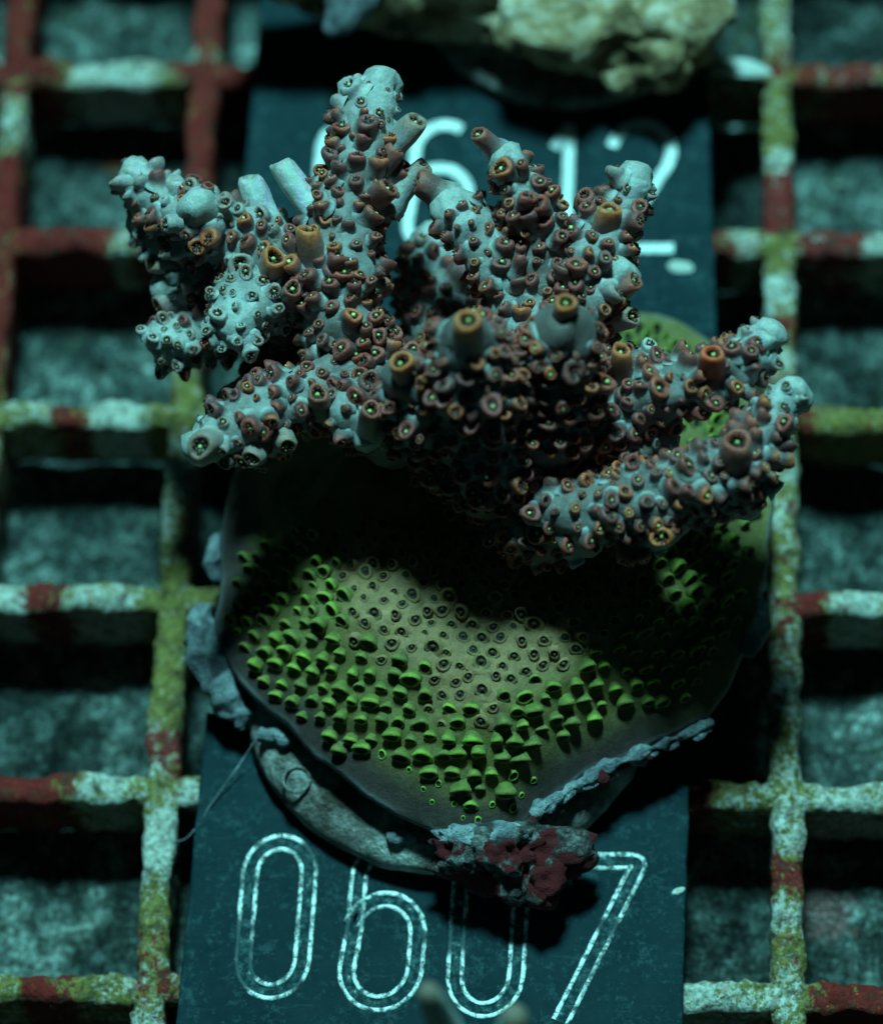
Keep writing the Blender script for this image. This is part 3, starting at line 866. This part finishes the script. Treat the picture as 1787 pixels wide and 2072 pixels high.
# named large cups: branchlets that stand out.  base px, py, z -> head px, py, z, radius, kind
BIG = [
 ('b1', 785, 305, 28, 850, 245, 30, 1.15, 'pale'), ('b1', 760, 355, 27.5, 800, 298, 29.5, .95, 'brown'), ('b1', 800, 400, 26.5, 860, 330, 27.5, 1.0, 'pale'), ('b1', 740, 420, 27, 786, 378, 30, .95, 'brown'),
 ('b2', 540, 450, 24.5, 500, 360, 26.0, 1.25, 'blunt'), ('b1', 640, 430, 26.5, 562, 335, 27.5, 1.2, 'blunt'), ('b1', 640, 550, 26, 618, 465, 29, 1.05, 'orange'), ('b2', 540, 565, 24, 553, 520, 27.5, 1.1, 'orange'),
 ('b2', 590, 615, 24, 588, 585, 27.5, .9, 'brown'), ('b2', 420, 460, 25, 408, 415, 27.5, 1.45, 'blunt'), ('b2', 300, 390, 24, 262, 335, 25.2, 1.05, 'blunt'), ('b2', 370, 420, 24, 350, 365, 26, .9, 'blunt'),
 ('b3c', 370, 540, 20.5, 302, 530, 22, .85, 'pale'), ('b3c', 370, 610, 19, 318, 615, 20, .95, 'pale'),
 ('b4', 440, 890, 24, 400, 908, 26, 1.3, 'pale'), ('b4c', 560, 870, 22.5, 585, 900, 24.5, .95, 'pale'), ('b4c', 520, 895, 22.5, 512, 925, 24.5, .9, 'pale'), ('b4c', 480, 905, 22, 455, 935, 23.5, .8, 'pale'),
 ('b4', 650, 820, 24, 640, 797, 26.5, .95, 'brown'), ('b4b', 745, 865, 24, 747, 830, 27.5, .9, 'brown'),
 ('b8', 945, 690, 34.5, 943, 648, 37.3, 1.15, 'orange'), ('b8b', 835, 770, 28, 806, 733, 31.5, 1.05, 'orange'), ('b8c', 1140, 652, 32, 1142, 612, 34.8, .95, 'orange'),
 ('b7', 1215, 490, 27, 1232, 420, 30, 1.05, 'orange'), ('b7', 1270, 410, 28, 1288, 358, 29.5, 1.25, 'blunt'), ('b7b', 1230, 590, 26, 1290, 570, 27.5, .95, 'brown'), ('b7b', 1225, 650, 24, 1282, 640, 26, .95, 'pale'),
 ('b6', 1000, 300, 30.4, 962, 270, 32, .85, 'brown'), ('b5', 890, 395, 27.3, 845, 362, 28.5, 1.0, 'brown'), ('b9', 1440, 780, 25, 1438, 716, 29, 1.0, 'red'), ('b9', 1258, 790, 23.5, 1252, 708, 27.5, .9, 'orange'),
 ('b9', 1530, 705, 26, 1562, 674, 27, 1.1, 'blunt'), ('b10', 1490, 960, 24.5, 1487, 893, 28.5, 1.4, 'brown'), ('b10b', 1355, 1062, 21.5, 1334, 1093, 24, .95, 'orange'), ('b10d', 1010, 1020, 17, 972, 1037, 19.5, .9, 'brown'),
 ('b10', 1585, 825, 25, 1608, 780, 26, 1.05, 'blunt'), ('b10b', 1270, 1060, 20.5, 1270, 1140, 20.5, .8, 'brown'), ('b10d', 1100, 1070, 18.5, 1080, 1085, 21, .95, 'brown'), ('core2', 850, 890, 20.5, 845, 930, 22, .8, 'brown'),
]
KIND = {
 'pale': dict(rim=(0.36, 0.20, 0.16), wall=(0.36, 0.30, 0.30), foot=TIP, tent=6, hole=.45), 'brown': dict(rim=(0.38, 0.085, 0.055), wall=(0.20, 0.11, 0.11), tent=6, hole=.5),
 'orange': dict(rim=(0.66, 0.16, 0.045), wall=(0.22, 0.13, 0.12), tent=5, hole=.5), 'red': dict(rim=(0.78, 0.11, 0.035), wall=(0.30, 0.06, 0.05), tent=0, hole=.45),
 'blunt': dict(rim=(0.46, 0.38, 0.36), wall=(0.52, 0.50, 0.52), foot=TIP, closed=True, foot_r=1.2),
}
keys = list(BR)
for i, (bk, ax, ay, az, hx, hy, hz, r, kd) in enumerate(BIG):
    a, h = at(ax, ay, az), at(hx, hy, hz)
    d = (h - a); L = d.length
    me = cup_mesh('corallite', L=L, r=r * .88, bend=0.12, seed=200 + i, lip=.12, seg=16, **KIND[kd])
    me.materials.append(M_TISSUE)
    z = d.normalized(); x = z.orthogonal().normalized(); y = z.cross(x)
    m = Matrix((x, y, z)).transposed().to_4x4(); m.translation = a
    cups.append((1e9, bk, m, me, 1.0))
    for t in np.linspace(0.1, 1.0, 4):
        PTS = np.vstack([PTS, np.array(a + d * float(t))]); PRAD = np.append(PRAD, r * 1.0)

for bi, (bk, (o, path)) in enumerate(branches.items()):
    C, R = path[:, :3], path[:, 3]
    T, N, B = frames(C)
    seglen = np.linalg.norm(np.diff(C, axis=0), axis=1); L = seglen.sum()
    cand = int(L * R.mean() * 6.3 * 7.0)
    for _ in range(cand):
        f = rng.random() * (len(C) - 1)
        i = int(f); i = min(i, len(C) - 1)
        ang = rng.random() * 2 * math.pi
        nrm = N[i] * math.cos(ang) + B[i] * math.sin(ang)
        nrm = nrm / np.linalg.norm(nrm)
        p = C[i] + nrm * R[i]
        cap = rng.random() < (0.10 if bk in ('b3', 'b3b') else 0.0)
        if cap:
            i = len(C) - 1; ph = rng.random() * 1.3
            nrm = nrm - T[i] * np.dot(nrm, T[i]); nrm /= np.linalg.norm(nrm)
            nrm = T[i] * math.sin(ph) + nrm * math.cos(ph)
            p = C[i] + nrm * R[i]
            f = 0.0
        p = p + nrm * LUMP * fbm(Vector((p[0] * 0.55 + (bi + 1) * 7.1, p[1] * 0.55, p[2] * 0.55)))
        view = CP - p; view /= np.linalg.norm(view)
        facing = float(np.dot(nrm, view))
        if facing < -0.45 and rng.random() < 0.6:
            continue
        tipf = i / (len(C) - 1)
        if tipf > .84 and not bk.startswith(('core', 'b8', 'b5', 'b6', 'b3')) and rng.random() < .72:
            continue
        # cups crowd the core and open up along the branches
        gap = 0.84 + 0.5 * rng.random() ** 2
        gap *= 1.0 - 0.12 * sstep(0.5, 0.0, tipf)
        if len(PTS):
            dd = np.linalg.norm(PTS - p, axis=1)
            if np.any(dd < np.maximum(gap, PRAD * 0.5 + gap * 0.5 - 0.1)):
                continue
        if buried(p + nrm * 0.25, bi):
            continue
        zd, rho = dome(p[0], p[1], False)
        if rho < 1 and p[2] < zd + 0.4:
            continue
        PTS = np.vstack([PTS, p]); PRAD = np.append(PRAD, 0.0)
        up = np.array((0, 0, 1.0))
        tdir = (T[i] if not cap else up) + 0.30 * up + 0.45 * rng.normal(size=3)
        tdir = tdir - nrm * np.dot(tdir, nrm); tdir /= np.linalg.norm(tdir)
        z = Vector(nrm) + Vector(tdir) * 0.25; z.normalize()
        x = Vector(tdir); x = (x - z * x.dot(z)).normalized(); y = z.cross(x)
        sc = float(np.clip(rng.normal(0.61, 0.15), .34, 1.05))
        if tipf > 0.86 and not bk.startswith('core') and bk not in ('b8', 'b8b', 'b8c', 'b5', 'b6'):
            me = PALE[rng.integers(len(PALE))] if rng.random() < .6 else FLUSH[rng.integers(3)]
        elif bk in ('b2', 'b2b', 'b2c', 'b3b', 'b3c') and rng.random() < .45:
            me = PALE[rng.integers(len(PALE))]
        elif bk == 'b3' and tipf > 0.35:
            me = FLUSH[rng.integers(3)] if rng.random() < .6 else PALE[rng.integers(len(PALE))]
        else:
            me = CUPS[rng.integers(len(CUPS))]
        m = (Matrix((x, y, z)).transposed() * sc).to_4x4(); m.translation = Vector(p) - Vector(nrm) * 0.10
        d = np.linalg.norm(CP - p)
        cups.append((facing + 0.02 * (265 - d) + 0.4 * (sc - 1) + (0.25 if p[2] > 19 else -.25), bk, m, me, sc))

def join(name, items, mat, parent, kind='stuff'):
    VV, FF, CC = [], [], []
    off = 0
    for (m, me) in items:
        nv = len(me.vertices)
        co = np.empty(nv * 3); me.vertices.foreach_get('co', co); co = co.reshape(-1, 3) / S
        col = np.empty(nv * 4); me.color_attributes['tint'].data.foreach_get('color', col)
        M3 = np.array(m.to_3x3()); tr = np.array(m.translation)
        VV.append(co @ M3.T + tr); CC.append(col)
        FF += [tuple(v + off for v in f.vertices) for f in me.polygons]
        off += nv
    V = np.concatenate(VV); col = np.concatenate(CC)
    me = bpy.data.meshes.new(name)
    me.from_pydata([tuple(v) for v in (V - np.array(LOC)) * S], [], FF)
    a = me.color_attributes.new('tint', 'FLOAT_COLOR', 'POINT'); a.data.foreach_set('color', col)
    me.shade_smooth()
    return obj(name, me, mat, parent, kind=kind)

def place(name, m, me, parent):
    o = bpy.data.objects.new(name, me)
    COL.objects.link(o)
    o.parent = parent
    mm = m.copy(); mm.translation = (m.translation - LOC) * S
    o.matrix_basis = mm
    return o

cups.sort(key=lambda c: -c[0])
for (s, bk, m, me, sc) in cups[:300]:
    place('corallite', m, me, branches[bk][0])
join('small_corallites', [(c[2], c[3]) for c in cups[300:]], M_TISSUE, colony)
print('branch cups', len(cups))

# ---- hooded green cups on the base
GR = (0.17, 0.21, 0.03); GRB = (0.42, 0.54, 0.06); TAN = (0.38, 0.19, 0.09)
HOOD = []
for i in range(14):
    rd = random.Random(900 + i)
    HOOD.append(cup_mesh('hooded_corallite', L=rd.uniform(.55, .85), r=rd.uniform(.54, .70), bend=rd.uniform(.7, 1.0), rim=mix(mix(TAN, GR, .7), GRB, rd.random() ** 1.3), wall=mix((0.16, 0.12, 0.05), GR, rd.uniform(.0, .7)), foot=mix((.14, .12, .045), GR, .3),
                         inner=(0.03, 0.03, 0.012), tent=0, mouth=None, seed=300 + i, lip=rd.uniform(.0, .2), hole=.66, foot_r=1.2, seg=14, flare=.28))
RINGC = []
for i in range(5):
    rd = random.Random(950 + i)
    RINGC.append(cup_mesh('hooded_corallite', L=rd.uniform(.4, .9), r=rd.uniform(.56, .76), bend=rd.uniform(.2, .5), rim=mix(mix(TAN, (.2, .1, .05), .35), (0.26, 0.2, 0.06), rd.random()), wall=TAN, foot=TAN, inner=(0.05, 0.022, 0.016), tent=0,
                          mouth=(0.09, 0.06, 0.035), seed=330 + i, lip=.1, hole=.62, foot_r=1.6, seg=10))
PIT = [cup_mesh('hooded_corallite', L=.30, r=r_, bend=.1, rim=(0.34, 0.50, 0.05), wall=(0.15, 0.14, 0.04), foot=(0.10, 0.06, 0.05), inner=(0.03, 0.03, 0.02), tent=0, mouth=None, seed=360, lip=.1, hole=.7, foot_r=1.5, seg=10) for r_ in (.36, .46)]
for me in HOOD + RINGC + PIT:
    me.materials.append(M_BASE)
gp = []
hood = []
spots = []
for jj in range(-32, 33):
    for ii in range(-24, 25):
        # staggered rows that follow the curve of the mound, each cup a little out of line
        x = MC.x + (ii + 0.5 * (jj % 2)) * 1.40 + rng.normal() * 0.14
        y = MC.y + jj * 0.98 + 0.010 * (x - MC.x) ** 2 + rng.normal() * 0.12
        spots.append((x, y))
for (x, y) in spots:
    a = math.atan2(y - MC.y, x - MC.x)
    R = float(np.interp(a, TG, RG)); rho = math.hypot(x - MC.x, y - MC.y) / R
    if rho > 0.95: continue
    if rho > (0.95 if (x < MC.x - 9 and y > MC.y - 12) else 0.86) and not (-1.9 < (a if a < math.pi else a - 2 * math.pi) < -1.3):
        if not (x - MC.x > 8 and y > MC.y - 8 and rho < .93): continue
    if y - MC.y > 4 and x - MC.x < 8: continue
    z, _ = dome(x, y)
    p = np.array((x, y, z))
    gap = 0.66 + 0.10 * rng.random()
    if gp and np.min(np.linalg.norm(np.array(gp) - p, axis=1)) < gap:
        continue
    e = 0.4
    nx_ = (dome(x - e, y)[0] - dome(x + e, y)[0]) / (2 * e); ny_ = (dome(x, y - e)[0] - dome(x, y + e)[0]) / (2 * e)
    nrm = Vector((nx_, ny_, 1)).normalized()
    gp.append(p)
    down = Vector((x - MC.x, y - MC.y - 3, 0)).normalized() * .45 + Vector((0.05, -1, 0)) * .75
    xx = (down - nrm * down.dot(nrm)).normalized(); yy = nrm.cross(xx)
    front = ny_ < -0.0
    edge = rho + rng.normal() * 0.06
    if edge > 0.85 and y < MC.y - 12: me = PIT[rng.integers(2)]
    elif edge < 0.57 and y > MC.y - 16: me = RINGC[rng.integers(5)]
    elif edge < 0.43: me = RINGC[rng.integers(5)]
    else: me = HOOD[rng.integers(14)]
    sc = float(np.clip(rng.normal(0.74, .11), .45, .98))
    m = (Matrix((xx, yy, nrm)).transposed() * sc).to_4x4(); m.translation = Vector(p) - nrm * 0.1
    hood.append(((-y) + (5 if -15 < x - MC.x < 12 else 0), m, me))
hood.sort(key=lambda h: -h[0])
for (s, m, me) in hood[:300]:
    place('hooded_corallite', m, me, base)
if len(hood) > 300:
    join('small_hooded_corallites', [(h[1], h[2]) for h in hood[300:]], M_BASE, base)
print('base cups', len(hood))

# ================================================================ neighbouring frag behind: rock on its own plug
rk = at(1130, 20, Z_TAG)
rock = empty('coral_rock', (rk.x, rk.y, Z_TAG), label='lumpy tan and white algae-covered rock on a dark plug above the rear number tag', category='rock')
def rpart(name, V, F, mat, parent=rock):
    return obj(name, mesh(name, V, F, None, origin=(rk.x, rk.y, Z_TAG)), mat, parent)
V, F = blob(at(1180, -25, 8.0), (10.5, 6.0, 4.0), 0.38, 0.16, 21, 90, 50, 0.25)
rpart('rock_lump', V, F, M_ROCK)
V, F = blob(at(1325, 42, 7.2), (5.0, 4.6, 3.4), 0.5, 0.22, 24, 70, 40, 0.3)
rpart('rock_lump', V, F, M_ROCK)
V, F = blob(at(1262, 140, 6.2), (1.8, 1.9, 1.4), 0.4, 0.4, 26, 40, 24, 0.3)
rpart('rock_lump', V, F, M_ROCK)
V, F = blob(at(800, -65, 9.5), (11.0, 3.6, 4.5), 0.45, 0.2, 28, 70, 40, 0.3)
rpart('rock_lump', V, F, M_ROCK)
path = catmull([(*at(720, -40, 12), 2.4), (*at(702, 20, 12), 1.6), (*at(672, 58, 11.5), .7)], 6)
V, F = sweep(path, 16, .5, .5, 31)
rpart('rock_spur', V, F, M_PALE)
V, F = blob(at(1080, -40, 4.5), (14.0, 4.6, 3.4), 0.25, 0.16, 33, 60, 36, 0.2)
rpart('rock_foot', V, F, M_ROCK)
V, F = [], []
dc = at(1150, -30, 4)
for (r, z) in [(0, 1.80), (11.6, 1.80), (12.2, 2.3), (12.1, 3.2), (11.6, 3.6), (0.01, 3.7)]:
    for k in range(72):
        a = 2 * math.pi * k / 72
        V.append((dc.x + r * math.cos(a), dc.y + 2 + r * math.sin(a), z))
for i in range(5):
    for k in range(72):
        F.append((i * 72 + k, i * 72 + (k + 1) % 72, (i + 1) * 72 + (k + 1) % 72, (i + 1) * 72 + k))
rpart('plug_disc', V, F, M_CERAMIC)

# ================================================================ small things
# white shell fragment bridging tag edge and grid
p = at(1498, 147, 1.0)
V, F = [], []
for i in range(25):
    t = i / 24
    ww = 1.15 * math.sin(math.pi * min(1, t ** 0.8)) ** 0.8 * (0.5 + 0.5 * t) + 0.03
    for k in range(14):
        a = 2 * math.pi * k / 14
        y = ww * math.cos(a); z = 0.42 * ww * math.sin(a) + 0.4 * math.sin(math.pi * t)
        x = -2.7 + 5.2 * t
        V.append((p.x + x, p.y + y + 0.25 * math.sin(t * 3), 0.95 + z))
for i in range(24):
    for k in range(14):
        F.append((i * 14 + k, i * 14 + (k + 1) % 14, (i + 1) * 14 + (k + 1) % 14, (i + 1) * 14 + k))
F.append(tuple(range(14))); F.append(tuple(24 * 14 + k for k in reversed(range(14))))
sh = obj('shell_fragment', mesh('shell_fragment', V, F, origin=p), M_SHELL, label='white pointed shell fragment lying on the grid beside the rear tag', category='shell')
sh.location = p * S

# blurred tips of another coral at the lower edge of the photograph
tp = at(960, 2300, Z_TAG)
tip = empty('coral_tip', (tp.x, tp.y, Z_TAG), label='pale blurred coral with two stubby tips at the lower edge over the tag', category='coral')
for pts in ([(960, 2320, 1.6, 2.6), (950, 2260, 10, 2.4), (920, 2130, 24, 1.4), (890, 2060, 30, 1.0), (868, 2012, 34, .75)], [(970, 2300, 4, 2.4), (1000, 2200, 16, 2.0), (1030, 2110, 26, 1.1), (1040, 2062, 30, .9)]):
    path = catmull([(*at(a, b, z), r) for a, b, z, r in pts], 8)
    V, F = sweep(path, 18, .15, .6, 61)
    Cc = []
    for vi, v in enumerate(V):
        t = (vi // 18) / (len(path) + 5)
        Cc.append(mix((0.42, 0.42, 0.40), (0.25, 0.16, 0.12), sstep(.86, .97, t)))
    obj('branch', mesh('branch', V, F, Cc, origin=(tp.x, tp.y, Z_TAG)), M_TISSUE, tip)

# a thin algae thread from the plug's edge to the grid
path = catmull([(*at(528, 1478, 4.5), .05), (*at(490, 1540, 3.0), .05), (*at(440, 1610, 2.2), .05), (*at(385, 1690, 1.2), .05), (*at(350, 1705, 0.7), .05)], 8)
V, F = sweep(path, 6, .05, 1.5, 77)
th = obj('algae_thread', mesh('algae_thread', V, F, origin=path[0][:3]), M_PALE, label='thin grey algae thread from the plug edge to the grid bar', category='thread')
th.location = Vector(path[0][:3]) * S
